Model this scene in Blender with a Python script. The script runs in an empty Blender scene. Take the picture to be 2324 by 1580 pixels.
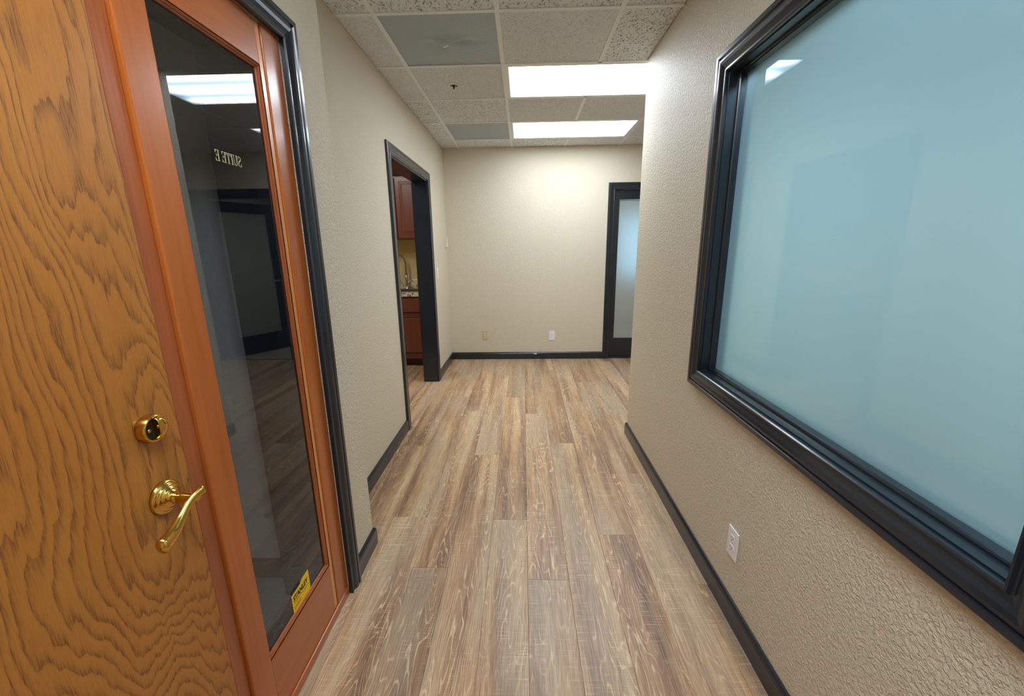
import bpy, bmesh, math, random
from mathutils import Vector, Matrix
random.seed(7)

# ---------------------------------------------------------------- camera, world, exposure
sc = bpy.context.scene
F, PITCH, YAW, ROLL, CH = 933.03, -0.2391, -0.0285, -0.0133, 1.3942
cam = bpy.data.cameras.new('camera')
cam.sensor_fit = 'HORIZONTAL'; cam.sensor_width = 36.0
cam.lens = F / 2324 * 36.0
cam.clip_start = 0.01; cam.clip_end = 200
camo = bpy.data.objects.new('camera', cam); sc.collection.objects.link(camo)
fw = Vector((math.sin(YAW)*math.cos(PITCH), math.cos(YAW)*math.cos(PITCH), math.sin(PITCH)))
rt = Vector((math.cos(YAW), -math.sin(YAW), 0)); up = rt.cross(fw)
rt2 = rt*math.cos(ROLL) + up*math.sin(ROLL); up2 = up*math.cos(ROLL) - rt*math.sin(ROLL)
M3 = Matrix((rt2, up2, -fw)).transposed().to_4x4()
M3.translation = Vector((0, 0, CH)); camo.matrix_world = M3
sc.camera = camo

w = bpy.data.worlds.new('world'); sc.world = w; w.use_nodes = True
w.node_tree.nodes['Background'].inputs[0].default_value = (0.72, 0.84, 1.0, 1)
w.node_tree.nodes['Background'].inputs[1].default_value = 0.8
sc.view_settings.view_transform = 'Standard'; sc.view_settings.look = 'None'
sc.view_settings.gamma = 1.0; sc.view_settings.use_curve_mapping = False
sc.view_settings.exposure = 1.54
cy = sc.cycles
cy.use_light_tree = False; cy.max_bounces = 6; cy.diffuse_bounces = 4; cy.glossy_bounces = 4; cy.transmission_bounces = 6; cy.transparent_max_bounces = 10
cy.caustics_reflective = False; cy.caustics_refractive = False; cy.sample_clamp_indirect = 6.0
LENS_POWER = 9.0 
REAR_FILL = 11.0       # fill light added behind the camera, built like a troffer
#       # ceiling troffers of this hall
OFFICE_FILL = 9.5
KITCHEN_FILL = 7.0
LOBBY_FILL = 1.3

# ---------------------------------------------------------------- measured planes (metres)
XR, XL, XN = 0.785, -0.9225, -0.732      # right wall, left wall, entry wall
YF, YR, YN, YB = 5.129, 2.9265, 1.70, -1.45
ZC, GP, GX, GY = 2.5166, 0.6096, -0.1181, 2.3356
XE, XK, YK = 3.4, -2.8, 5.41

# ---------------------------------------------------------------- helpers
COL = sc.collection
WL = {}                                    # world location of every parent
def lin(r, g, b):
    def c(v):
        v /= 255.0
        return v/12.92 if v <= 0.04045 else ((v+0.055)/1.055)**2.4
    return (c(r), c(g), c(b), 1)

class MB:
    def __init__(s): s.v = []; s.f = []; s.m = []; s.sm = []
    def face(s, pts, mi=0, smooth=False):
        n = len(s.v); s.v += [tuple(p) for p in pts]; s.f.append(tuple(range(n, n+len(pts)))); s.m.append(mi); s.sm.append(smooth)
    def box(s, a, b, mi=0, faces=None):
        x0, y0, z0 = a; x1, y1, z1 = b
        n = len(s.v)
        s.v += [(x0,y0,z0),(x1,y0,z0),(x1,y1,z0),(x0,y1,z0),(x0,y0,z1),(x1,y0,z1),(x1,y1,z1),(x0,y1,z1)]
        q = [(0,3,2,1),(4,5,6,7),(0,1,5,4),(1,2,6,5),(2,3,7,6),(3,0,4,7)]
        for k, t in enumerate(q):
            s.f.append(tuple(n+i for i in t)); s.m.append(faces[k] if faces else mi); s.sm.append(False)
        return s
    def cham(s, a, b, c=0.003, mi=0):
        """box with chamfered edges"""
        bm = bmesh.new()
        r = bmesh.ops.create_cube(bm, size=1)
        for v in bm.verts:
            v.co = Vector([(a[i]+b[i])/2 + v.co[i]*(b[i]-a[i]) for i in range(3)])
        bmesh.ops.bevel(bm, geom=list(bm.edges), offset=c, segments=2, affect='EDGES', profile=0.5)
        n = len(s.v); bm.verts.index_update()
        s.v += [tuple(v.co) for v in bm.verts]
        for f in bm.faces:
            s.f.append(tuple(n+v.index for v in f.verts)); s.m.append(mi); s.sm.append(False)
        bm.free(); return s
    def loft(s, rings, closed=True, caps=True, mi=0, smooth=True):
        n = len(s.v); k = len(rings[0])
        for r in rings: s.v += [tuple(p) for p in r]
        for i in range(len(rings)-1):
            for j in range(k if closed else k-1):
                a = n+i*k+j; b = n+i*k+(j+1) % k
                s.f.append((a, b, b+k, a+k)); s.m.append(mi); s.sm.append(smooth)
        if caps and closed:
            s.f.append(tuple(n+j for j in reversed(range(k)))); s.m.append(mi); s.sm.append(False)
            s.f.append(tuple(n+(len(rings)-1)*k+j for j in range(k))); s.m.append(mi); s.sm.append(False)
        return s
    def lathe(s, origin, axis, prof, seg=40, mi=0, smooth=True):
        """prof: (distance along axis, radius)"""
        ax = Vector(axis).normalized(); t = ax.orthogonal().normalized(); b = ax.cross(t); o = Vector(origin)
        rings = [[o+ax*h+(t*math.cos(2*math.pi*i/seg)+b*math.sin(2*math.pi*i/seg))*max(r, 1e-5) for i in range(seg)] for h, r in prof]
        return s.loft(rings, mi=mi, smooth=smooth)
    def tube(s, pts, rad, seg=14, mi=0, squash=None):
        P = [Vector(p) for p in pts]; rings = []
        for i, p in enumerate(P):
            d = (P[min(i+1, len(P)-1)]-P[max(i-1, 0)]).normalized()
            ref = Vector((0, 0, 1)) if abs(d.z) < 0.95 else Vector((1, 0, 0))
            u = d.cross(ref).normalized(); vv = u.cross(d).normalized()
            r = rad[i] if isinstance(rad, (list, tuple)) else rad
            q = squash[i] if squash else 1.0
            rings.append([p+u*math.cos(2*math.pi*k/seg)*r*q+vv*math.sin(2*math.pi*k/seg)*r for k in range(seg)])
        return s.loft(rings, mi=mi)
    def build(s, name, mat, parent=None, kind=None, label=None, category=None, group=None, origin=None, recalc=True):
        me = bpy.data.meshes.new(name)
        if parent is not None: L = WL[parent.name]
        else: L = Vector(origin) if origin else Vector((0, 0, 0))
        off = Vector(origin) - L if (origin and parent is not None) else Vector((0, 0, 0))
        base = L + off
        me.from_pydata([tuple(Vector(v)-base) for v in s.v], [], s.f)
        mats = mat if isinstance(mat, (list, tuple)) else [mat]
        for m in mats: me.materials.append(m)
        for p, mi, sm in zip(me.polygons, s.m, s.sm): p.material_index = mi; p.use_smooth = sm
        if recalc:
            bm = bmesh.new(); bm.from_mesh(me)
            bmesh.ops.recalc_face_normals(bm, faces=bm.faces); bm.to_mesh(me); bm.free()
        me.update()
        o = bpy.data.objects.new(name, me); COL.objects.link(o)
        if parent is not None: o.parent = parent; o.location = off
        else: o.location = L
        WL[o.name] = base
        props(o, kind, label, category, group)
        return o
def props(o, kind=None, label=None, category=None, group=None):
    if kind: o['kind'] = kind
    if label: o['label'] = label
    if category: o['category'] = category
    if group: o['group'] = group
def empty(name, loc, kind=None, label=None, category=None, group=None):
    o = bpy.data.objects.new(name, None); COL.objects.link(o); o.location = loc
    o.empty_display_size = 0.1; WL[o.name] = Vector(loc); props(o, kind, label, category, group)
    return o

# ---------------------------------------------------------------- node helpers
class NT:
    def __init__(s, name):
        s.mat = bpy.data.materials.new(name); s.mat.use_nodes = True
        s.t = s.mat.node_tree; s.t.nodes.clear()
        s.out = s.t.nodes.new('ShaderNodeOutputMaterial')
    def n(s, typ, **kw):
        nd = s.t.nodes.new('ShaderNode'+typ)
        for k, v in kw.items(): setattr(nd, k, v)
        return nd
    def l(s, a, b): s.t.links.new(a, b)
    def set(s, sock, v):
        if hasattr(v, 'is_linked'): s.l(v, sock)
        else: sock.default_value = v
    def math(s, op, a, b=0.0, c=None, clamp=False):
        nd = s.n('Math', operation=op, use_clamp=clamp)
        s.set(nd.inputs[0], a); s.set(nd.inputs[1], b)
        if c is not None: s.set(nd.inputs[2], c)
        return nd.outputs[0]
    def coord(s, kind='Object'): return s.n('TexCoord').outputs[kind]
    def mapping(s, vec, scale=(1,1,1), loc=(0,0,0), rot=(0,0,0)):
        nd = s.n('Mapping'); s.l(vec, nd.inputs[0])
        nd.inputs['Scale'].default_value = scale
        if hasattr(loc, 'is_linked'): s.l(loc, nd.inputs['Location'])
        else: nd.inputs['Location'].default_value = loc
        nd.inputs['Rotation'].default_value = rot
        return nd.outputs[0]
    def noise(s, vec, scale=5, detail=3, rough=0.5, dist=0.0, out=0):
        nd = s.n('TexNoise'); s.l(vec, nd.inputs['Vector'])
        nd.inputs['Scale'].default_value = scale; nd.inputs['Detail'].default_value = detail
        nd.inputs['Roughness'].default_value = rough; nd.inputs['Distortion'].default_value = dist
        return nd.outputs[out]
    def ramp(s, fac, stops, interp='LINEAR'):
        nd = s.n('ValToRGB'); s.set(nd.inputs[0], fac); cr = nd.color_ramp; cr.interpolation = interp
        while len(cr.elements) < len(stops): cr.elements.new(0.5)
        for e, (p, c) in zip(cr.elements, stops):
            e.position = p; e.color = c if len(c) == 4 else (*c, 1)
        return nd.outputs[0]
    def rampf(s, fac, stops, interp='LINEAR'):
        return s.ramp(fac, [(p, (v, v, v, 1)) for p, v in stops], interp)
    def mix(s, fac, a, b, blend='MIX'):
        nd = s.n('MixRGB', blend_type=blend); s.set(nd.inputs[0], fac); s.set(nd.inputs[1], a); s.set(nd.inputs[2], b)
        return nd.outputs[0]
    def bump(s, h, strength=0.3, dist=0.01, normal=None):
        nd = s.n('Bump'); s.l(h, nd.inputs['Height']); nd.inputs['Strength'].default_value = strength
        nd.inputs['Distance'].default_value = dist
        if normal: s.l(normal, nd.inputs['Normal'])
        return nd.outputs[0]
    def bsdf(s, color=(0.5,0.5,0.5,1), rough=0.5, metal=0.0, normal=None, **kw):
        nd = s.n('BsdfPrincipled')
        s.set(nd.inputs['Base Color'], color); s.set(nd.inputs['Roughness'], rough); s.set(nd.inputs['Metallic'], metal)
        if normal is not None: s.l(normal, nd.inputs['Normal'])
        for k, v in kw.items(): s.set(nd.inputs[k.replace('_', ' ')], v)
        s.l(nd.outputs[0], s.out.inputs[0]); return nd
def plain(name, color, rough=0.5, metal=0.0, grain=0.0, gscale=60, **kw):
    t = NT(name); nrm = None; col = color
    co = t.coord('Object')
    nz = t.noise(co, gscale, 3)
    col = t.mix(t.math('MULTIPLY', nz, 0.16), color, tuple(c*0.7 for c in color[:3])+(1,))
    if grain: nrm = t.bump(nz, grain, 0.002)
    t.bsdf(col, rough, metal, nrm, **kw); return t.mat

# ---------------------------------------------------------------- materials
def wall_mat(name, color, rough=0.62, bump=0.6):
    t = NT(name); g = t.n('NewGeometry').outputs['Position']
    n1 = t.noise(g, 118, 3, 0.55, 0.4); n2 = t.noise(g, 260, 2, 0.5)
    blob = t.rampf(n1, [(0.38, 0.0), (0.62, 1.0)])
    h = t.math('ADD', blob, t.math('MULTIPLY', n2, 0.25))
    lo = t.noise(g, 2.2, 2)
    col = t.mix(t.math('MULTIPLY', lo, 0.10), color, tuple(c*0.86 for c in color[:3])+(1,))
    t.bsdf(col, rough, 0, t.bump(h, bump, 0.0036)); return t.mat
WALL = wall_mat('wall_paint_beige', lin(217, 206, 184))
RWALL = wall_mat('wall_paint_beige_sheen', lin(217, 206, 184), 0.50, 0.8)
KWALL = wall_mat('wall_paint_tan', lin(205, 182, 128), 0.6, 0.25)
GWALL = wall_mat('wall_paint_grey', lin(176, 178, 176), 0.6, 0.2)

def black_mat():
    t = NT('trim_paint_black'); g = t.n('NewGeometry').outputs['Position']
    n = t.noise(g, 7.0, 2)
    t.bsdf(t.mix(n, lin(20, 26, 34), lin(27, 35, 45)), t.math('MULTIPLY_ADD', n, 0.05, 0.26), 0, None, Specular_IOR_Level=0.5, Coat_Weight=0.3, Coat_Roughness=0.10)
    return t.mat
BLACK = black_mat()

def oak_mat():
    t = NT('oak_veneer'); g = t.n('NewGeometry').outputs['Position']
    sep = t.n('SeparateXYZ'); t.l(g, sep.inputs[0]); Y, Z = sep.outputs[1], sep.outputs[2]
    lowz = t.noise(t.mapping(g, (0.0, 2.4, 0.95)), 1.0, 2, 0.4)
    mid = t.noise(t.mapping(g, (0.0, 13.0, 2.0)), 1.0, 3, 0.5)
    hi = t.noise(t.mapping(g, (0, 75, 14.0)), 1.0, 2, 0.55)
    yy = t.math('MULTIPLY', t.math('SUBTRACT', Y, 0.40), 1.05)
    d = t.math('MULTIPLY_ADD', lowz, 0.55, t.math('MULTIPLY', Z, 0.17))
    r = t.math('SQRT', t.math('ADD', t.math('MULTIPLY', yy, yy), t.math('MULTIPLY', d, d)))
    r = t.math('ADD', r, t.math('MULTIPLY', mid, 0.066)); r = t.math('ADD', r, t.math('MULTIPLY', hi, 0.009))
    ring = t.math('FRACT', t.math('MULTIPLY', r, 76.0))
    band = t.rampf(ring, [(0.0, 1.0), (0.10, 0.85), (0.40, 0.18), (0.80, 0.0), (0.96, 0.15), (1.0, 1.0)])
    pores = t.noise(t.mapping(g, (0, 420, 26)), 1.0, 2, 0.6)
    pore = t.rampf(pores, [(0.40, 1.0), (0.56, 0.0)])
    fib = t.noise(t.mapping(g, (0, 800, 9)), 1.0, 2, 0.5)
    dark = t.math('MULTIPLY', band, t.math('MULTIPLY_ADD', pore, 0.50, 0.50), clamp=True)
    dark = t.math('MULTIPLY_ADD', pore, 0.12, dark, clamp=True)
    fine = t.noise(t.mapping(g, (0, 6, 1.2)), 1.0, 2)
    base = t.mix(fine, lin(194, 131, 56), lin(172, 104, 36))
    base = t.mix(t.math('MULTIPLY', fib, 0.35), base, lin(140, 82, 26))
    col = t.mix(t.math('MULTIPLY', dark, 0.80), base, lin(98, 54, 18))
    hh = t.math('SUBTRACT', 1.0, dark)
    t.bsdf(col, t.math('MULTIPLY_ADD', dark, 0.15, 0.38), 0, t.bump(hh, 0.25, 0.0012), Coat_Weight=0.15, Coat_Roughness=0.2); return t.mat
OAK = oak_mat()

def stain_mat(name, c1, c2, axis='Z', rough=0.3):
    t = NT(name); g = t.n('NewGeometry').outputs['Position']
    sc_ = (30, 30, 1.6) if axis == 'Z' else ((30, 1.6, 30) if axis == 'Y' else (1.6, 30, 30))
    n = t.noise(t.mapping(g, sc_), 1.0, 3, 0.55, 0.3); f = t.noise(t.mapping(g, tuple(v*7 for v in sc_)), 1.0, 2)
    b = t.noise(g, 3.0, 2)
    v = t.math('ADD', t.math('MULTIPLY', n, 0.7), t.math('MULTIPLY', f, 0.3))
    col = t.mix(t.rampf(v, [(0.3, 0), (0.7, 1)]), c1, c2)
    col = t.mix(t.math('MULTIPLY', b, 0.25), col, tuple(c*0.6 for c in c1[:3])+(1,))
    t.bsdf(col, rough, 0, t.bump(f, 0.06, 0.001), Coat_Weight=0.25, Coat_Roughness=0.15); return t.mat
FIRZ = stain_mat('stained_fir_upright', lin(164, 84, 30), lin(188, 104, 42), 'Z')
FIRY = stain_mat('stained_fir_rail', lin(164, 84, 30), lin(188, 104, 42), 'Y')
FIRD = stain_mat('stained_fir_stop', lin(140, 70, 34), lin(178, 96, 50), 'Z')
CHERRYZ = stain_mat('cherry_upright', lin(100, 48, 32), lin(122, 62, 42), 'Z', 0.35)
CHERRYX = stain_mat('cherry_rail', lin(96, 45, 30), lin(120, 60, 40), 'X', 0.35)

def plank_mat():
    t = NT('vinyl_plank'); co = t.coord('Object'); rnd = t.n('ObjectInfo').outputs['Random']
    cx = t.n('CombineXYZ'); t.l(t.math('MULTIPLY', rnd, 37.0), cx.inputs[0]); t.l(t.math('MULTIPLY', rnd, 91.0), cx.inputs[1]); t.l(t.math('MULTIPLY', rnd, 53.0), cx.inputs[2])
    ad = t.n('VectorMath', operation='ADD'); t.l(co, ad.inputs[0]); t.l(cx.outputs[0], ad.inputs[1]); p = ad.outputs[0]
    streak = t.noise(t.mapping(p, (12, 0.62, 1)), 1.0, 3, 0.55, 0.3)
    streak2 = t.noise(t.mapping(p, (22, 0.9, 1)), 1.0, 3, 0.5, 0.2)
    col = t.ramp(streak, [(0.30, lin(98, 72, 58)), (0.41, lin(142, 108, 84)), (0.52, lin(182, 146, 112)), (0.66, lin(206, 178, 144))])
    col = t.mix(t.rampf(streak2, [(0.52, 0.0), (0.68, 0.7)]), col, lin(122, 90, 78))
    grey = t.rampf(t.noise(t.mapping(p, (6, 0.8, 1)), 1.0, 1), [(0.46, 0.0), (0.62, 0.6)])
    col = t.mix(grey, col, lin(178, 162, 142))
    # cathedral contour lines
    hf = t.noise(t.mapping(p, (9.0, 1.15, 1)), 1.0, 2, 0.45)
    hf2 = t.noise(t.mapping(p, (40, 14, 1)), 1.0, 2, 0.5)
    ring = t.math('FRACT', t.math('MULTIPLY', t.math('ADD', hf, t.math('MULTIPLY', hf2, 0.03)), 26.0))
    line = t.rampf(ring, [(0.0, 0.0), (0.40, 0.0), (0.55, 1.0), (0.70, 0.0), (1.0, 0.0)])
    msk = t.rampf(t.noise(t.mapping(p, (8, 1.6, 1)), 1.0, 2), [(0.40, 0.0), (0.56, 1.0)])
    brk = t.rampf(t.noise(t.mapping(p, (55, 22, 1)), 1.0, 2), [(0.35, 0.0), (0.6, 1.0)])
    pale = t.math('MULTIPLY', t.math('MULTIPLY', line, msk), t.math('MULTIPLY_ADD', brk, 0.7, 0.3))
    # long fine grain and saw marks
    fine = t.noise(t.mapping(p, (330, 9, 1)), 1.0, 3, 0.6)
    fl = t.rampf(fine, [(0.38, 0.0), (0.52, 0.5), (0.66, 1.0)])
    saw = t.noise(t.mapping(p, (9, 240, 1)), 1.0, 3, 0.6)
    sm = t.rampf(t.noise(t.mapping(p, (12, 3.5, 1)), 1.0, 2), [(0.45, 0.0), (0.62, 1.0)])
    sl = t.math('MULTIPLY', t.rampf(saw, [(0.54, 0.0), (0.66, 1.0)]), sm)
    col = t.mix(t.math('MULTIPLY', fl, 0.32), col, lin(208, 186, 158))
    col = t.mix(t.math('MULTIPLY', t.math('SUBTRACT', 1.0, fl), 0.32), col, lin(104, 76, 60))
    col = t.mix(t.math('MULTIPLY', sl, 0.5), col, lin(224, 200, 168))
    col = t.mix(t.math('MULTIPLY', pale, 0.72), col, lin(232, 208, 172))
    tone = t.math('MULTIPLY_ADD', rnd, 0.26, 0.92)
    hsv = t.n('HueSaturation'); t.l(col, hsv.inputs['Color']); t.l(tone, hsv.inputs['Value'])
    hsv.inputs['Saturation'].default_value = 1.12
    h = t.math('ADD', t.math('MULTIPLY', fl, 0.6), t.math('ADD', t.math('MULTIPLY', pale, 0.5), t.math('MULTIPLY', sl, 0.3)))
    t.bsdf(hsv.outputs[0], t.math('MULTIPLY_ADD', fl, -0.10, 0.40), 0, t.bump(h, 0.35, 0.0012)); return t.mat
PLANK = plank_mat()

def tile_mat(name, pit, dens, tint):
    t = NT(name); g = t.n('NewGeometry').outputs['Position']
    n = t.noise(t.mapping(g, (dens, dens*0.62, 1)), 1.0, 4, 0.65, 0.6); n2 = t.noise(g, 420, 2)
    m = t.rampf(n, [(0.36, 1.0), (0.47, 0.0)])
    base = t.mix(n2, tint, tuple(c*0.78 for c in tint[:3])+(1,))
    col = t.mix(t.math('MULTIPLY', m, pit), base, lin(86, 82, 74))
    h = t.math('SUBTRACT', t.math('MULTIPLY', n2, 0.3), m)
    t.bsdf(col, 0.9, 0, t.bump(h, 0.5, 0.003)); return t.mat
TILE_A = tile_mat('acoustic_tile_fissured', 0.75, 120, lin(238, 243, 250))
TILE_B = tile_mat('acoustic_tile_fine', 0.38, 170, lin(235, 240, 247))
TILE_C = tile_mat('acoustic_tile_coarse', 0.85, 95, lin(237, 242, 248))
TEE = plain('tee_enamel', lin(234, 237, 240), 0.45)
PLENUM = plain('plenum_dark', lin(40, 38, 35), 0.9)
WHITE = plain('white_plastic', lin(236, 236, 238), 0.35)
ALMOND = plain('almond_plastic', lin(212, 194, 142), 0.4)
SLOT = plain('slot_dark', lin(60, 58, 56), 0.6)
SCREW = plain('screw_steel', lin(200, 200, 200), 0.3, 0.8)
BRASS = plain('polished_brass', lin(226, 178, 88), 0.13, 1.0)
DARKHOLE = plain('dark_recess', lin(20, 17, 12), 0.5)
NICKEL = plain('brushed_nickel', lin(168, 160, 150), 0.28, 1.0)
STEEL = plain('stainless_steel', lin(190, 190, 188), 0.25, 1.0)
CARPET = plain('carpet_grey', lin(112, 112, 110), 0.95, 0, 0.6, 300)
CARPETB = plain('carpet_beige', lin(150, 140, 122), 0.95, 0, 0.6, 300)
CEILP = plain('ceiling_plain', lin(205, 203, 196), 0.85)
YELLOW = plain('sticker_yellow', lin(250, 206, 18), 0.45)
INK = plain('sticker_ink', lin(18, 16, 12), 0.5)
GOLD = plain('gold_leaf', lin(236, 226, 168), 0.35)
CHROME = plain('bright_metal', lin(220, 220, 222), 0.2, 1.0)

def granite_mat():
    t = NT('granite'); g = t.n('NewGeometry').outputs['Position']
    a = t.noise(g, 16, 4, 0.65, 1.2); b = t.noise(g, 60, 3, 0.6); 
    col = t.ramp(a, [(0.30, lin(70, 56, 44)), (0.40, lin(140, 116, 84)), (0.48, lin(210, 196, 168)), (0.68, lin(232, 222, 200))])
    col = t.mix(t.rampf(b, [(0.60, 0), (0.70, 0.7)]), col, lin(96, 76, 52))
    t.bsdf(col, 0.14); return t.mat
GRANITE = granite_mat()

def perf_mat():
    t = NT('perforated_metal'); g = t.n('NewGeometry').outputs['Position']
    sep = t.n('SeparateXYZ'); t.l(g, sep.inputs[0])
    def dot(o): return t.math('SUBTRACT', t.math('FRACT', t.math('MULTIPLY', o, 150.0)), 0.5)
    u, v = dot(sep.outputs[0]), dot(sep.outputs[1])
    r = t.math('SQRT', t.math('ADD', t.math('MULTIPLY', u, u), t.math('MULTIPLY', v, v)))
    m = t.rampf(r, [(0.26, 1.0), (0.36, 0.0)])
    col = t.mix(t.math('MULTIPLY', m, 0.85), lin(186, 200, 210), lin(72, 86, 94))
    t.bsdf(col, 0.5, 0.0); return t.mat
PERF = perf_mat()

def lens_mat(name, power, cx, cy, hx, hy, tint):
    """prismatic lens over three tubes: brighter above each tube, dimmer at the tube ends"""
    t = NT(name); g = t.n('NewGeometry').outputs['Position']; sep = t.n('SeparateXYZ'); t.l(g, sep.inputs[0])
    u = t.math('DIVIDE', t.math('SUBTRACT', sep.outputs[0], cx), hx); v = t.math('DIVIDE', t.math('SUBTRACT', sep.outputs[1], cy), hy)
    band = t.math('MULTIPLY_ADD', t.math('COSINE', t.math('MULTIPLY', v, 7.2)), 0.32, 0.68)
    e = t.rampf(t.math('ABSOLUTE', u), [(0.0, 1.0), (0.84, 1.0), (1.0, 0.35)])
    ev = t.rampf(t.math('ABSOLUTE', v), [(0.0, 1.0), (0.80, 1.0), (1.0, 0.6)])
    s = t.math('MULTIPLY', t.math('MULTIPLY', band, e), ev)
    em = t.n('Emission'); t.l(t.mix(t.rampf(s, [(0.3, 0.0), (0.9, 1.0)]), (tint[0]*0.62, tint[1]*0.82, tint[2], 1), tint), em.inputs[0])
    t.l(t.math('MULTIPLY', s, power), em.inputs[1])
    t.l(em.outputs[0], t.out.inputs[0]); return t.mat

def schlick(t, f0):
    lw = t.n('LayerWeight'); lw.inputs[0].default_value = 0.5
    return t.math('MULTIPLY_ADD', t.math('POWER', lw.outputs['Facing'], 5.0), 1.0-f0, f0)
def clear_glass():
    t = NT('clear_glass'); F_ = schlick(t, 0.12)
    tr = t.n('BsdfTransparent'); tr.inputs[0].default_value = (0.86, 0.88, 0.88, 1)
    gl = t.n('BsdfGlossy'); gl.inputs['Roughness'].default_value = 0.0
    mx = t.n('MixShader'); t.l(F_, mx.inputs[0]); t.l(tr.outputs[0], mx.inputs[1]); t.l(gl.outputs[0], mx.inputs[2])
    t.l(mx.outputs[0], t.out.inputs[0]); return t.mat
CLEAR = clear_glass()
def frosted(name, tint, rough=0.62, face=(0.34, 0.44, 0.46, 1)):
    t = NT(name); g = t.n('NewGeometry').outputs['Position']; nz = t.noise(g, 900, 1)
    F_ = schlick(t, 0.06)
    rf = t.n('BsdfRefraction'); rf.inputs['Color'].default_value = tint; rf.inputs['IOR'].default_value = 1.25
    t.l(t.math('MULTIPLY_ADD', nz, 0.06, rough), rf.inputs['Roughness'])
    tl = t.n('BsdfTranslucent'); tl.inputs[0].default_value = tint
    df = t.n('BsdfDiffuse'); df.inputs[0].default_value = face
    m1 = t.n('MixShader'); m1.inputs[0].default_value = 0.25; t.l(rf.outputs[0], m1.inputs[1]); t.l(tl.outputs[0], m1.inputs[2])
    m2 = t.n('MixShader'); m2.inputs[0].default_value = 0.22; t.l(m1.outputs[0], m2.inputs[1]); t.l(df.outputs[0], m2.inputs[2])
    gl = t.n('BsdfGlossy'); gl.inputs['Roughness'].default_value = 0.0
    mx = t.n('MixShader'); t.l(F_, mx.inputs[0]); t.l(m2.outputs[0], mx.inputs[1]); t.l(gl.outputs[0], mx.inputs[2])
    t.l(mx.outputs[0], t.out.inputs[0]); return t.mat
FROST = frosted('frosted_glass', (0.54, 0.79, 0.90, 1), 0.48)
FROSTN = frosted('frosted_glass_neutral', (0.80, 0.86, 0.84, 1), face=(0.44, 0.47, 0.46, 1))
def see():
    t = NT('glass_back_face'); tr = t.n('BsdfTransparent'); t.l(tr.outputs[0], t.out.inputs[0]); return t.mat
GBACK = see()

# ---------------------------------------------------------------- setting: floor
floor = MB().box((XK-0.2, YB-0.2, -0.10), (XE+0.2, 8.4, -0.011)).build('floor', PLENUM, kind='structure', label='wood-look vinyl plank floor of the hallway', category='floor')
PW, PLEN, X0 = 0.178, 1.829, 0.0125
joint = {-1: 1.893, -2: 2.588, 0: 1.490, 1: 2.767, -3: 1.554, -4: 3.74, -5: 2.725, 2: 1.78, 3: 2.35, 4: 3.3}
rng = random.Random(3)
def plank(x0, x1, y0, y1):
    g = 0.0003
    m = MB().cham((x0+g, y0+g, -0.010), (x1-g, y1-g, 0.0), 0.0008)
    m.build('floor_plank', PLANK, floor, origin=((x0+x1)/2, (y0+y1)/2, 0))
for k in range(-16, 20):
    x0, x1 = X0+k*PW, X0+(k+1)*PW
    if x1 < XK or x0 > XE: continue
    ymin = YB if (x1 > XN-0.03 and x0 < XR+0.03) else (1.72 if x1 <= XN-0.03 else 2.86)
    ymax = YK if x1 < XL else YF+0.02
    j = joint.get(k, rng.uniform(1.2, 3.0)); y = j - PLEN*4
    while y < ymax:
        a, b = max(y, ymin), min(y+PLEN, ymax)
        if b-a > 0.02: plank(x0, x1, a, b)
        y += PLEN
MB().box((-4.2, YB-0.6, -0.01), (XN-0.03, 1.50, 0.002)).build('floor_lobby', CARPET, kind='structure', label='grey carpet of the lobby beyond the sidelight', category='floor')
MB().box((-0.4, YF+0.06, -0.01), (XE, 8.3, 0.0)).build('floor_meeting', CARPETB, kind='structure', label='beige carpet of the room behind the far wall', category='floor')
MB().box((XR+0.06, YB, -0.01), (XE, 2.84, 0.0)).build('floor_office', CARPETB, kind='structure', label='beige carpet of the office behind the frosted window', category='floor')

# ---------------------------------------------------------------- setting: walls
def wall(name, a, b, mat, label, hole=None, axis=None):
    """slab a..b; hole = (u0,u1,z0,z1) through the slab along axis 'x' (u=y) or 'y' (u=x)"""
    m = MB()
    if not hole: m.box(a, b)
    else:
        u0, u1, z0, z1 = hole; i = 1 if axis == 'x' else 0
        def part(ua, ub, za, zb):
            if ub-ua < 1e-4 or zb-za < 1e-4: return
            p, q = list(a), list(b); p[i], q[i], p[2], q[2] = ua, ub, za, zb; m.box(p, q)
        part(a[i], u0, a[2], b[2]); part(u1, b[i], a[2], b[2]); part(u0, u1, a[2], z0); part(u0, u1, z1, b[2])
    return m.build(name, mat, kind='structure', label=label, category='wall')
ZT = ZC+0.05
KD0, KD1, KDZ = 3.062, 4.215, 2.036                        # kitchen opening
wall('wall_left', (XL-0.14, YN, 0), (XL, YF, ZT), WALL, 'beige wall with the kitchen doorway', (KD0, KD1, 0, KDZ), 'x')
EN0, EN1, ENZ = -0.16, 1.415, 2.022                        # entry unit opening
wall('wall_entry', (-0.99, YB, 0), (XN, YN, ZT), WALL, 'beige wall around the entry door and sidelight', (EN0, EN1, 0, ENZ), 'x')
FD0, FD1, FDZ = 1.082, 2.405, 2.04
wall('wall_far', (XL-0.14, YF, 0), (XE, YF+0.14, ZT), WALL, 'beige wall at the end of the hallway', (FD0, FD1, 0, FDZ), 'y')
WY0, WY1, WZ0, WZ1 = 0.572, 1.768, 0.856, 2.030            # right window opening
wall('wall_right', (XR, YB, 0), (XR+0.12, YR, ZT), RWALL, 'beige orange-peel wall holding the big frosted window', (WY0, WY1, WZ0, WZ1), 'x')
wall('wall_alcove', (XR+0.12, YR-0.12, 0), (XE, YR, ZT), WALL, 'beige wall of the alcove round the corner')
wall('wall_east', (XE, YB, 0), (XE+0.12, 8.3, ZT), WALL, 'beige outer wall of the alcove and office')
wall('wall_back', (-4.2, YB-0.12, 0), (XE, YB, ZT), WALL, 'beige wall behind the camera')
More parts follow.
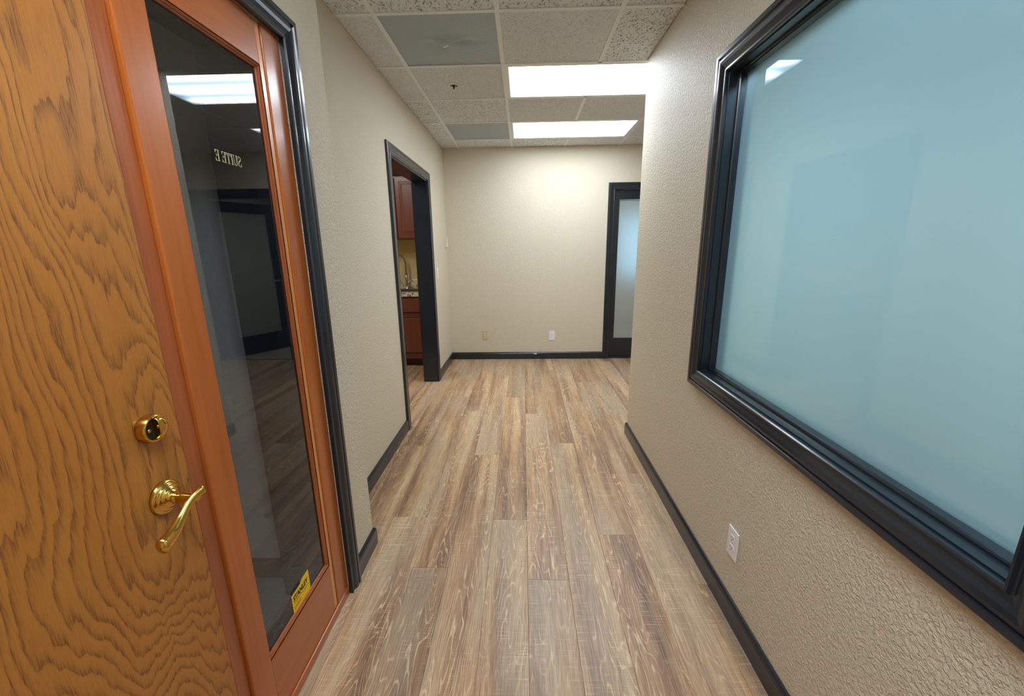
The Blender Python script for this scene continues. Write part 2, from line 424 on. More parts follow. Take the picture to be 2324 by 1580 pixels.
wall('wall_kitchen', (XK, YK, 0), (XL-0.14, YK+0.1, ZT), KWALL, 'tan wall behind the kitchen sink')
wall('wall_kitchen_side', (XK-0.1, YN, 0), (XK, YK+0.1, ZT), KWALL, 'tan side wall of the kitchen')
wall('wall_lobby', (-4.2, 1.50, 0), (-0.99, YN, ZT), GWALL, 'grey lobby wall seen through the sidelight')
wall('wall_lobby_side', (-4.3, YB, 0), (-4.2, YN, ZT), GWALL, 'grey far side wall of the lobby')
wall('wall_meeting', (-0.4, 8.2, 0), (XE, 8.3, ZT), WALL, 'beige back wall of the room behind the far door', (1.70, 3.00, 0.85, 1.95), 'y')
wall('wall_meeting_side', (-0.5, YF+0.14, 0), (-0.4, 8.3, ZT), WALL, 'beige side wall of the room behind the far door')

# ---------------------------------------------------------------- setting: ceiling grid
ceil_ = MB().box((-4.3, YB-0.12, ZC+0.050), (XE+0.12, 8.3, ZC+0.12)).build('ceiling', PLENUM, kind='structure', label='suspended ceiling of square acoustic tiles', category='ceiling')
LIGHTS = [(0, 1), (0, 3), (-1, -4)]                                   # lower-left cell of each two-cell troffer; the last is added fill
VENTS = [(-1, 0), (-1, 3)]
skip = set(VENTS)
for i, j in LIGHTS: skip |= {(i, j), (i+1, j)}
mats = [TILE_A, TILE_B, TILE_B, TILE_C, TILE_A]
fixed = {(-2, 0): TILE_B, (0, 0): TILE_B, (1, 0): TILE_C, (-1, 1): TILE_B, (-2, 1): TILE_B, (-1, 2): TILE_A, (0, 2): TILE_B, (1, 2): TILE_B, (-1, -1): TILE_C, (0, -1): TILE_C, (1, -1): TILE_A, (-2, -1): TILE_A}
tw = 0.0121
def clip(i, j):
    x0, x1, y0, y1 = GX+i*GP+tw-0.006, GX+(i+1)*GP-tw+0.006, GY+j*GP+tw-0.006, GY+(j+1)*GP-tw+0.006
    x0 = max(x0, XL+0.002); y1 = min(y1, YF-0.002); y0 = max(y0, YB+0.002)
    xm = XR-0.003 if y1 <= YR+0.05 else XE-0.002
    if y1 < YN: x0 = max(x0, XN+0.002)
    x1 = min(x1, xm)
    return x0, x1, y0, y1
for j in range(-7, 5):
    for i in range(-2, 6):
        if (i, j) in skip: continue
        x0, x1, y0, y1 = clip(i, j)
        if x1-x0 < 0.02 or y1-y0 < 0.02: continue
        MB().box((x0, y0, ZC+0.005), (x1, y1, ZC+0.020)).build('ceiling_tile', fixed.get((i, j), mats[(i*3+j*7) % 5]), ceil_, origin=((x0+x1)/2, (y0+y1)/2, ZC+0.005))
def tee(a, b, axis):
    m = MB()
    if axis == 'y':
        x, y0, y1 = a, b[0], b[1]; m.box((x-tw, y0, ZC), (x+tw, y1, ZC+0.005)); m.box((x-0.002, y0, ZC+0.005), (x+0.002, y1, ZC+0.035)); o = (x, (y0+y1)/2, ZC)
    else:
        y, x0, x1 = a, b[0], b[1]; m.box((x0, y-tw, ZC+0.0004), (x1, y+tw, ZC+0.005)); m.box((x0, y-0.002, ZC+0.005), (x1, y+0.002, ZC+0.035)); o = ((x0+x1)/2, y, ZC)
    m.build('grid_tee', TEE, ceil_, origin=o)
for i in range(-1, 6):
    x = GX+i*GP
    lo = YB if x < XR else YR
    segs = [(lo, YF)]
    for li, lj in sorted(LIGHTS, key=lambda q: q[1]):
        if li+1 != i: continue
        y0, y1 = GY+lj*GP, GY+(lj+1)*GP
        s0, s1 = segs.pop(); segs += [(s0, y0-tw), (y1+tw, s1)]
    for s0, s1 in segs: tee(x, (s0+0.001, s1-0.001), 'y')
for j in range(-6, 5):
    y = GY+j*GP
    for i in range(-2, 6):
        x0, x1 = GX+i*GP+tw, GX+(i+1)*GP-tw
        x0 = max(x0, XL if y > YN else XN); x1 = min(x1, XR if y < YR else XE)
        if x1-x0 > 0.02: tee(y, (x0, x1), 'x')

# other ceilings of the neighbouring rooms are the slab itself with a plain lining
MB().box((-4.2, YB, ZC), (-1.0, 1.495, ZC+0.045)).build('ceiling_lobby', CEILP, kind='structure', label='plain ceiling of the dim lobby', category='ceiling')
MB().box((XK, YN+0.005, ZC), (XL-0.145, YK-0.005, ZC+0.045)).build('ceiling_kitchen', CEILP, kind='structure', label='plain ceiling of the kitchen', category='ceiling')
MB().box((XR+0.125, YB, ZC), (XE-0.005, YR-0.125, ZC+0.045)).build('ceiling_office', CEILP, kind='structure', label='plain ceiling of the office', category='ceiling')
MB().box((-0.395, YF+0.145, ZC), (XE-0.005, 8.195, ZC+0.045)).build('ceiling_meeting', CEILP, kind='structure', label='plain ceiling of the room behind the far wall', category='ceiling')

# ---------------------------------------------------------------- trim profiles
def frame_parts(parent, opening, mapf, prof, mat, names, bottom=True, floor_b=0.0):
    """mitred mouldings round an opening (a0,a1,b0,b1); prof = (outward offset, depth) points"""
    a0, a1, b0, b1 = opening
    def ring(corner):
        r = []
        for u, dpt in prof:
            if corner == 'bl': p = (a0-u, b0-u if bottom else floor_b)
            elif corner == 'br': p = (a1+u, b0-u if bottom else floor_b)
            elif corner == 'tl': p = (a0-u, b1+u)
            else: p = (a1+u, b1+u)
            r.append(mapf(p[0], p[1], dpt))
        return r
    sides = [('bl', 'tl'), ('tl', 'tr'), ('tr', 'br')] + ([('br', 'bl')] if bottom else [])
    for s, e in sides:
        m = MB(); m.loft([ring(s), ring(e)], smooth=False); m.build(names, mat, parent)
CAS = [(0.0, 0.0), (0.0, 0.013), (0.003, 0.0165), (0.007, 0.0165), (0.010, 0.0115), (0.014, 0.0115), (0.022, 0.0145), (0.032, 0.0195), (0.042, 0.0220), (0.049, 0.0220), (0.052, 0.0175), (0.056, 0.0175), (0.059, 0.0240), (0.073, 0.0240), (0.077, 0.0215), (0.080, 0.0175), (0.080, 0.0)]
CAS_FLAT = [(0.0, 0.0), (0.0, 0.012), (0.004, 0.0140), (0.012, 0.0125), (0.040, 0.015), (0.046, 0.018), (0.066, 0.018), (0.072, 0.016), (0.076, 0.013), (0.076, 0.0)]
def scaleprof(p, w, d=1.0):
    mx = max(u for u, _ in p); return [(u/mx*w, v*d) for u, v in p]
mapL = lambda x: (lambda a, b, d: (x+d, a, b))       # wall facing +x
mapR = lambda x: (lambda a, b, d: (x-d, a, b))       # wall facing -x
mapY = lambda y: (lambda a, b, d: (a, y-d, b))       # wall facing -y
mapYp = lambda y: (lambda a, b, d: (a, y+d, b))      # wall facing +y

# baseboards
BP = [(0, 0), (0.014, 0), (0.014, 0.072), (0.0125, 0.076), (0.0125, 0.080), (0.009, 0.086), (0.006, 0.090), (0, 0.091)]
def baseboard(name, p0, p1, nrm, label, m0=0, m1=0):
    """p0->p1 on the wall foot, nrm = outward normal; m0/m1 = mitre growth per unit depth at each end"""
    a, b, n = Vector(p0), Vector(p1), Vector(nrm); t = (b-a).normalized()
    r0 = [a - t*(m0*d) + n*d + Vector((0, 0, z)) for d, z in BP]; r1 = [b + t*(m1*d) + n*d + Vector((0, 0, z)) for d, z in BP]
    return MB().loft([r0, r1], smooth=False).build(name, BLACK, kind='structure', label=label, category='baseboard')
CW = 0.076
baseboard('baseboard_left', (XL, YN, 0), (XL, KD0-CW, 0), (1, 0, 0), 'black baseboard before the kitchen doorway')
baseboard('baseboard_left_end', (XL, KD1+CW, 0), (XL, YF, 0), (1, 0, 0), 'short black baseboard between kitchen doorway and far corner', 0, -1)
bbf = baseboard('baseboard_far', (XL, YF, 0), (FD0-CW, YF, 0), (0, -1, 0), 'black baseboard along the far wall with a white chip', -1, 0)
MB().cham((0.135, YF-0.0150, 0.062), (0.170, YF-0.0120, 0.076), 0.002).build('paint_chip', WHITE, bbf, label='small white chip')
baseboard('baseboard_right', (XR, YB, 0), (XR, YR, 0), (-1, 0, 0), 'black baseboard under the frosted window', 0, 1)
baseboard('baseboard_alcove', (XR, YR, 0), (XE, YR, 0), (0, 1, 0), 'black baseboard round the corner in the alcove', 1, 0)
baseboard('baseboard_entry', (XN, 1.487, 0), (XN, YN, 0), (1, 0, 0), 'short black baseboard beside the entry sidelight', 0, 1)
baseboard('baseboard_entry_end', (XN, YN, 0), (XL, YN, 0), (0, 1, 0), 'black baseboard on the hidden end of the entry wall', 1, 0)
baseboard('baseboard_lobby', (-0.99, 1.50, 0), (-4.2, 1.50, 0), (0, -1, 0), 'black baseboard in the lobby beyond the glass')
baseboard('baseboard_east', (XE, YR, 0), (XE, YF, 0), (-1, 0, 0), 'black baseboard at the end of the alcove')

# ---------------------------------------------------------------- kitchen doorway trim
kt = empty('trim_1', (XL, (KD0+KD1)/2, 0), 'structure', 'black cased opening leading to the kitchen', 'doorway')
frame_parts(kt, (KD0, KD1, 0, KDZ), mapL(XL), CAS_FLAT, BLACK, 'casing', bottom=False)
frame_parts(kt, (KD0, KD1, 0, KDZ), mapR(XL-0.14), CAS_FLAT, BLACK, 'casing', bottom=False)
MB().box((XL-0.142, KD0-0.001, 0), (XL+0.002, KD0+0.012, KDZ)).build('jamb', BLACK, kt)
MB().box((XL-0.142, KD1-0.012, 0), (XL+0.002, KD1+0.001, KDZ)).build('jamb', BLACK, kt)
MB().box((XL-0.142, KD0, KDZ-0.012), (XL+0.002, KD1, KDZ+0.001)).build('head_jamb', BLACK, kt)

# ---------------------------------------------------------------- entry unit: casing, frame, sidelight, oak door
et = empty('trim_2', (XN, 1.41, 0), 'structure', 'black moulded casing around entry door and sidelight', 'doorway')
frame_parts(et, (EN0+0.002, EN1-0.006, 0, ENZ-0.004), mapL(XN), scaleprof(CAS, 0.074), BLACK, 'casing', bottom=False)
MB().box((-0.992, EN1-0.02, 0), (-0.80, EN1+0.003, ENZ)).build('jamb_lining', BLACK, et)
MB().box((-0.992, EN0, 0), (-0.80, EN0+0.02, ENZ)).build('jamb_lining', BLACK, et)
MB().box((-0.992, EN0, ENZ-0.02), (-0.80, EN1, ENZ+0.003)).build('head_lining', BLACK, et)
frame_parts(et, (EN0+0.002, EN1, 0, ENZ), mapR(-0.99), scaleprof(CAS_FLAT, 0.06), BLACK, 'casing', bottom=False)

sl = empty('window_1', (XN, 1.12, 0), 'structure', 'narrow glazed sidelight in stained wood beside the oak door', 'sidelight')
XS = XN-0.004                                        # room face of the wood frame
GL0, GL1, GB0, GB1 = 0.925, 1.297, 0.238, 1.905      # sight opening
def stile(name, y0, y1, z0, z1, x1=XS, mat=FIRZ, ch=0.003, x0=XS-0.022):
    return MB().cham((x0, y0, z0), (x1, y1, z1), ch).build(name, mat, sl)
stile('stile', 1.322, EN1-0.004, 0.0, ENZ-0.002)                       # outer post against casing
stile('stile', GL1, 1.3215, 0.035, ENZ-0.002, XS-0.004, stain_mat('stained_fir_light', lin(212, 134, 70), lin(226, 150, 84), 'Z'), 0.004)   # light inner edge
stile('stile', 0.846, GL0, 0.0, ENZ-0.002)                             # mullion next to the door
stile('top_rail', GL0, GL1, GB1, ENZ-0.002, XS-0.002, FIRY)
stile('bottom_rail', GL0, GL1, 0.035, GB0, XS-0.002, FIRY)
MB().cham((-0.80, 0.846, 0.0), (XS+0.004, EN1-0.004, 0.033), 0.004).build('sill', FIRY, sl)
# glazing beads: stepped, 24 mm deep
bead = [(0.0, -0.002), (0.0, -0.004), (-0.003, -0.0035), (-0.006, -0.006), (-0.0065, -0.0085), (-0.0095, -0.0095), (-0.0105, -0.012), (-0.0105, -0.0145), (0.0, -0.0145)]
frame_parts(sl, (GL0, GL1, GB0, GB1), mapL(XS), bead, FIRD, 'glazing_bead')
gp = MB().box((XS-0.0200, GL0-0.006, GB0-0.006), (XS-0.0145, GL1+0.006, GB1+0.006), faces=[1, 1, 1, 0, 1, 1]).build('glass', [CLEAR, GBACK], sl)
bead2 = [(0.098, -0.0222), (-0.008, -0.0222), (-0.008, -0.034), (-0.004, -0.036), (-0.004, -0.064), (0.098, -0.064)]
frame_parts(sl, (GL0, GL1, GB0, GB1), mapL(XS), bead2, BLACK, 'outer_frame')

# lettering SUITE E, read from the lobby side (so mirrored from here)
def letters():
    S = 0.026 / 10.0   # letter units: cap height 10
    out = []
    def rect(x0, y0, x1, y1): return [(x0, y0), (x1, y0), (x1, y1), (x0, y1)]
    def E(x):
        return 7.4, [rect(x+0.9, 0, x+2.3, 10), rect(x, 9.5, x+6.6, 10), rect(x, 0, x+6.8, 0.5), [(x+6.0, 7.4), (x+6.6, 7.4), (x+6.6, 9.5), (x+5.2, 9.5)], [(x+6.9, 2.8), (x+5.2, 0.5), (x+6.8, 0.5)], rect(x+2.3, 4.95, x+5.0, 5.45), [(x+4.5, 5.2), (x+5.1, 3.7), (x+5.1, 6.7)]]
    def T(x):
        return 8.2, [rect(x+3.2, 0.4, x+4.6, 9.6), rect(x, 9.5, x+7.8, 10), rect(x+2.1, 0, x+5.7, 0.5), [(x, 7.2), (x+0.5, 7.2), (x+1.6, 9.5), (x, 9.5)], [(x+7.8, 7.2), (x+7.8, 9.5), (x+6.2, 9.5), (x+7.3, 7.2)]]
    def I(x):
        return 4.3, [rect(x+1.2, 0.4, x+2.6, 9.6), rect(x, 9.5, x+3.8, 10), rect(x, 0, x+3.8, 0.5)]
    def U(x):
        P = [rect(x+1.0, 3.4, x+2.4, 9.6), rect(x+6.2, 3.4, x+6.9, 9.6), rect(x, 9.5, x+3.5, 10), rect(x+5.2, 9.5, x+7.9, 10)]
        n = 12
        for k in range(n):
            a0, a1 = math.pi + math.pi*k/n, math.pi + math.pi*(k+1)/n
            def oi(a):
                th = 1.4 - 0.7*(a-math.pi)/math.pi
                return (x+3.95+2.95*math.cos(a), 3.4+3.5*math.sin(a)), (x+3.95+(2.95-th)*math.cos(a), 3.4+(3.5-0.7)*math.sin(a))
            o0, i0 = oi(a0); o1, i1 = oi(a1); P.append([o0, o1, i1, i0])
        return 8.3, P
    def SS(x):
        pts = [(5.4, 7.4), (5.0, 9.0), (3.4, 9.85), (1.8, 9.4), (0.9, 8.0), (1.4, 6.5), (3.0, 5.4), (4.6, 4.4), (5.5, 3.0), (5.2, 1.4), (3.8, 0.3), (2.2, 0.25), (0.9, 1.2), (0.5, 2.9)]
        wd = [0.25, 0.3, 0.4, 0.55, 0.8, 1.0, 1.1, 1.1, 0.95, 0.75, 0.5, 0.4, 0.3, 0.25]
        P = []
        L, R = [], []
        for k, (px, py) in enumerate(pts):
            q0, q1 = pts[max(k-1, 0)], pts[min(k+1, len(pts)-1)]; dx, dy = q1[0]-q0[0], q1[1]-q0[1]; d = math.hypot(dx, dy)
            L.append((x+px-dy/d*wd[k]*0.6, py+dx/d*wd[k]*0.6)); R.append((x+px+dy/d*wd[k]*0.6, py-dx/d*wd[k]*0.6))
        for k in range(len(pts)-1): P.append([L[k], L[k+1], R[k+1], R[k]])
        P += [rect(x+5.0, 7.0, x+5.5, 9.9), rect(x+0.3, 0.1, x+0.8, 3.2)]
        return 6.6, P
    x = 0.0
    for ch in 'SUITE E':
        if ch == ' ': x += 3.6; continue
        adv, P = {'S': SS, 'U': U, 'I': I, 'T': T, 'E': E}[ch](x); out += P; x += adv
    return out, x, S
polys, wid, S = letters()
kx = 0.098 / (wid)
m = MB(); xg = XS-0.0210
for P in polys:
    f = [(1.1770-px*kx, 1.6145+pz*S) for px, pz in P]
    a = [(xg, y, z) for y, z in f]; b = [(xg-0.0006, y, z) for y, z in f]
    m.loft([a, b], smooth=False)
m.build('lettering', GOLD, gp, label='small gold serif letters reading SUITE E backwards')

# yellow sticker
def text_mesh(body, size, bold=0.0, shear=0.0):
    cu = bpy.data.curves.new('txt', 'FONT'); cu.body = body; cu.size = size; cu.offset = bold; cu.shear = shear; cu.resolution_u = 3
    o = bpy.data.objects.new('txt', cu); COL.objects.link(o)
    dg = bpy.context.evaluated_depsgraph_get(); me = o.evaluated_get(dg).to_mesh()
    vs = [v.co.copy() for v in me.vertices]; fs = [tuple(p.vertices) for p in me.polygons]
    o.evaluated_get(dg).to_mesh_clear(); bpy.data.objects.remove(o); bpy.data.curves.remove(cu)
    return vs, fs
sy0, sy1, sz0, sz1 = 1.074, 1.180, 0.2465, 0.314
xs = XS-0.0140
m = MB()
outl = [(sy0, sz0), (sy1, sz0), (sy1, sz1+0.010), (sy1-0.042, sz1+0.010), (sy1-0.052, sz1), (sy0, sz1)]
m.loft([[(xs, y, z) for y, z in outl], [(xs+0.0006, y, z) for y, z in outl]], smooth=False)
st = m.build('sticker', YELLOW, label='small yellow sticker with bold black lettering at the foot of the sidelight glass', category='sticker', origin=(xs, (sy0+sy1)/2, sz0))
def put_text(body, size, y, z, width, parent, name, bold=0.0, shear=0.0):
    vs, fs = text_mesh(body, size, bold, shear); x0 = min(v.x for v in vs); x1 = max(v.x for v in vs); k = width/(x1-x0)
    m = MB(); n = 0
    m.v = [(xs+0.0009, y+(v.x-x0)*k, z+v.y) for v in vs]; m.f = fs; m.m = [0]*len(fs); m.sm = [False]*len(fs)
    return m.build(name, INK, parent, recalc=False)
put_text('STANLEY', 0.026, sy0+0.006, sz0+0.040, 0.092, st, 'lettering', 0.0012, 0.1)
for k, (za, ya, yb) in enumerate([(0.032, 0.006, 0.056), (0.020, 0.006, 0.048), (0.0285, 0.058, 0.100), (0.013, 0.006, 0.044)]):
    m = MB(); y = sy0+ya; r2 = random.Random(k)
    while y < sy0+yb:
        L = r2.uniform(0.004, 0.009); m.box((xs+0.0006, y, sz0+za-0.0011), (xs+0.0009, min(y+L, sy0+yb), sz0+za+0.0011)); y += L+0.0018
    m.build('fine_print', INK, st)
m = MB().box((xs, sy0+0.002, sz1+0.0015), (xs+0.0006, sy0+0.050, sz1+0.010)); m.build('border', INK, st)

# door stop strip between mullion and oak leaf
MB().cham((-0.80, 0.803, 0.0), (XS-0.010, 0.8455, ENZ-0.002), 0.003).build('stop', FIRD, sl)

od = empty('door_1', (XN, 0.35, 0), 'structure', 'oak veneer entry door with brass lever and deadbolt', 'door')
DX = XS-0.006
MB().cham((DX-0.044, -0.115, 0.012), (DX, 0.800, 2.005), 0.002).build('leaf', OAK, od)
MB().cham((-0.80, EN0+0.003, 0.0), (XS, -0.117, ENZ-0.002), 0.003).build('hinge_jamb', FIRZ, od)
MB().cham((-0.80, -0.117, 2.007), (XS, 0.803, ENZ-0.002), 0.003).build('head_jamb', FIRY, od)
# lever set
hy, hz = 0.7315, 0.905
h = MB().lathe((DX, hy, hz), (1, 0, 0), [(0, 0.0345), (0.004, 0.0350), (0.008, 0.0335), (0.0095, 0.0300), (0.010, 0.0280), (0.0125, 0.0275), (0.0145, 0.0245), (0.0150, 0.0215), (0.0170, 0.0210), (0.0190, 0.0175), (0.0200, 0.0140), (0.0240, 0.0135)], 48).build('lever_handle', BRASS, od, label='polished brass lever handle')
MB().lathe((DX+0.022, hy, hz), (1, 0, 0), [(0, 0.0120), (0.004, 0.0128), (0.0065, 0.0105), (0.010, 0.0088), (0.014, 0.0105), (0.020, 0.0118), (0.030, 0.0100), (0.040, 0.0086), (0.050, 0.0084)], 32).build('neck', BRASS, h)
lp, lr, lq = [], [], []
for k in range(25):
    u = k/24.0
    yy = hy+0.019 - 0.120*u + 0.006*math.sin(u*math.pi)
    zz = hz+0.008 - 0.050*u + 0.010*math.sin(u*2*math.pi)*0.7
    xx = DX+0.071 - 0.006*math.sin(u*math.pi)
    lp.append((xx, yy, zz))
    lr.append(0.0120-0.0045*math.sin(min(1, u*1.6)*math.pi)*(1 if u < 0.62 else 0)+0.0050*max(0, (u-0.55)/0.45)*math.sin(min(1, (u-0.55)/0.45)*math.pi*0.75+0.2) if 0.02 < u < 0.985 else 0.004)
    lq.append(0.75)
MB().tube(lp, lr, 18, squash=lq).build('lever', BRASS, h)
# deadbolt
dy, dz = 0.7305, 1.058
dbt = MB().lathe((DX, dy, dz), (1, 0, 0), [(0, 0.0270), (0.002, 0.0278), (0.016, 0.0272), (0.0185, 0.0262), (0.0195, 0.0245), (0.0195, 0.0232), (0.012, 0.0225)], 48).build('deadbolt', BRASS, od, label='polished brass deadbolt')
MB().lathe((DX+0.0115, dy, dz), (1, 0, 0), [(0, 0.0224), (0.002, 0.0222), (0.0025, 0.020)], 40).build('recess', DARKHOLE, dbt)
rings = []
for k in range(11):                       # half-moon thumb turn standing out of the recess
    u = k/10.0; rr = 0.0222*math.sqrt(max(0.04, 1-(0.9*u)**4)) if k < 10 else 0.009
    xx = DX+0.010+0.018*u
    rings.append([(xx, dy+0.003+max(-0.004, rr*math.cos(a)), dz+rr*math.sin(a)) for a in [2*math.pi*q/32 for q in range(32)]])
MB().loft(rings).build('thumb_turn', BRASS, dbt)
MB().lathe((DX+0.0138, dy-0.011, dz-0.001), (1, 0, 0), [(0, 0.0042), (0.0018, 0.0040), (0.003, 0.002)], 16).build('screw', BRASS, dbt)

# ---------------------------------------------------------------- big frosted window in the right wall
wn = empty('window_2', (XR, (WY0+WY1)/2, WZ0), 'structure', 'large frosted glass window in a black moulded frame', 'window')
op = (WY0, WY1, WZ0, WZ1)
frame_parts(wn, op, mapR(XR), scaleprof(CAS, 0.078, 1.08), BLACK, 'casing')
frame_parts(wn, op, mapL(XR+0.12), scaleprof(CAS_FLAT, 0.07), BLACK, 'casing')
JP = [(0.002, 0.002), (-0.004, 0.002), (-0.004, -0.036), (0.002, -0.036)]
frame_parts(wn, op, mapR(XR), JP, BLACK, 'jamb')
STP = [(0.002, -0.030), (-0.008, -0.030), (-0.012, -0.032), (-0.014, -0.036), (-0.014, -0.0575), (0.002, -0.0575)]
frame_parts(wn, op, mapR(XR), STP, BLACK, 'glazing_stop')
gx0, gx1 = XR+0.058, XR+0.066
MB().box((gx0, WY0-0.002, WZ0-0.002), (gx1, WY1+0.002, WZ1+0.002), faces=[1, 1, 1, 1, 1, 0]).build('glass', [FROST, GBACK], wn)
STB = [(0.002, -0.0665), (-0.014, -0.0665), (-0.014, -0.080), (-0.006, -0.084), (-0.006, -0.122), (0.002, -0.122)]
frame_parts(wn, op, mapR(XR), STB, BLACK, 'back_stop')

# ---------------------------------------------------------------- far unit: black sidelight and open door
fd = empty('door_2', (FD0, YF, 0), 'structure', 'black framed far doorway with frosted sidelight', 'door')
frame_parts(fd, (FD0, FD1, 0, FDZ), mapY(YF), CAS_FLAT, BLACK, 'casing', bottom=False)
YU0, YU1 = YF+0.018, YF+0.075
SG0, SG1, SB0, SB1 = 1.146, 1.405, 0.262, 1.932
def bar(name, x0, x1, z0, z1, y0=YU0, y1=YU1):
    return MB().cham((x0, y0, z0), (x1, y1, z1), 0.003).build(name, BLACK, fd)
bar('stile', FD0-0.001, SG0, 0.03, FDZ+0.001); bar('stile', SG1, 1.545, 0.0, FDZ+0.001)
bar('top_rail', SG0, SG1, SB1, FDZ+0.001); bar('bottom_rail', SG0, SG1, 0.03, SB0)
bar('sill', FD0-0.001, SG1, 0.0, 0.029, YF-0.004, YU1)
bar('jamb', FD1-0.02, FD1+0.001, 0, FDZ+0.001, YF, YF+0.14); bar('head_jamb', 1.545, FD1-0.02, FDZ-0.02, FDZ+0.001, YF, YF+0.14)
MB().box((SG0-0.003, YU0+0.022, SB0-0.003), (SG1+0.003, YU0+0.030, SB1+0.003), faces=[1, 1, 0, 1, 1, 1]).build('glass', [FROSTN, GBACK], fd)
# open door leaf, hinged at the right jamb and swung into the room behind
dl = empty('door_3', (FD1-0.022, YF+0.10, 0), 'structure', 'open black door with frosted panel beyond the far doorway', 'door')
ang = math.radians(-62)
def leafbox(name, u0, u1, z0, z1, t0=-0.02, t1=0.02, mat=BLACK, faces=None):
    m = MB().box((-u1, t0, z0), (-u0, t1, z1), faces=faces); o = dl.location
    R = Matrix.Rotation(ang, 4, 'Z')
    m.v = [tuple(R @ Vector(v) + Vector(o)) for v in m.v]
    return m.build(name, mat, dl)
LW = 0.82
leafbox('stile', 0.0, 0.11, 0.01, 2.01); leafbox('stile', LW-0.11, LW, 0.01, 2.01)
leafbox('top_rail', 0.11, LW-0.11, 1.88, 2.01); leafbox('bottom_rail', 0.11, LW-0.11, 0.01, 0.26)
leafbox('glass', 0.11, LW-0.11, 0.26, 1.88, -0.004, 0.004, [FROSTN, GBACK], [1, 1, 0, 1, 1, 1])
lv = leafbox('lever', LW-0.17, LW-0.045, 0.975, 0.995, -0.062, -0.050, CHROME)
leafbox('neck', LW-0.068, LW-0.050, 0.976, 0.994, -0.052, -0.019, CHROME)

# back room window
bw = empty('window_3', (2.35, 8.2, 0.85), 'structure', 'daylit window at the back of the room behind the far doorway', 'window')
frame_parts(bw, (1.70, 3.00, 0.85, 1.95), mapY(8.2), CAS_FLAT, BLACK, 'casing')
MB().box((1.69, 8.24, 0.84), (3.01, 8.246, 1.96), faces=[1, 1, 0, 1, 1, 1]).build('glass', [FROST, GBACK], bw)

# ---------------------------------------------------------------- ceiling lights
TUBE = (0.93, 0.97, 1.0, 1)
def troffer(x0, x1, y0, y1, power, label, tint=TUBE, z=ZC, rim=0.022):
    t = empty('ceiling_light', ((x0+x1)/2, (y0+y1)/2, z), None, label, 'light', 'lens troffers')
    m = MB(); c = rim
    m.box((x0, y0, z+0.001), (x1, y0+c, z+0.02)); m.box((x0, y1-c, z+0.001), (x1, y1, z+0.02))
    m.box((x0, y0+c, z+0.001), (x0+c, y1-c, z+0.02)); m.box((x1-c, y0+c, z+0.001), (x1, y1-c, z+0.02))
    m.build('frame', TEE, t)
    lm = lens_mat('lens_'+label.split()[0], power, (x0+x1)/2, (y0+y1)/2, (x1-x0)/2-c, (y1-y0)/2-c, tint)
    MB().box((x0+c, y0+c, z+0.008), (x1-c, y1-c, z+0.011)).build('lens', lm, t)
    MB().box((x0+0.004, y0+0.004, z+0.0205), (x1-0.004, y1-0.004, z+0.0485)).build('housing', TEE, t)
    return t
for (i, j), lb, pw in zip(LIGHTS, ['nearer lit lens troffer in the hallway ceiling', 'farther lit lens troffer near the far wall', 'rear added fill light, unseen, above the entry door'], (LENS_POWER, LENS_POWER*0.85, REAR_FILL)):
    troffer(GX+i*GP+tw, GX+(i+2)*GP-tw, GY+j*GP+tw, GY+(j+1)*GP-tw, pw, lb)
troffer(1.4, 2.6, 0.4, 1.6, OFFICE_FILL, 'office added fill panel, unseen, behind the frosted window', (0.72, 0.90, 1.0, 1), ZC-0.05)  # added panel, stands in for bluish daylight on the frosted pane
troffer(-2.1, -1.5, 3.1, 4.3, KITCHEN_FILL, 'kitchen added fill panel, unseen, beyond the doorway', (1.0, 0.93, 0.82, 1), ZC-0.05)  # unseen panel added to light the kitchen through the opening
troffer(-2.6, -2.0, -0.2, 0.4, LOBBY_FILL, 'lobby added dim fill panel, unseen, beyond the sidelight', (0.9, 0.95, 1.0, 1), ZC-0.05)  # unseen panel added, the lobby needs its own dim light behind the glass
troffer(1.0, 2.2, 6.2, 6.8, OFFICE_FILL, 'meeting room added fill panel, unseen, behind the far wall', (0.95, 0.98, 1.0, 1), ZC-0.05)  # unseen panel added to brighten the far frosted glass from behind

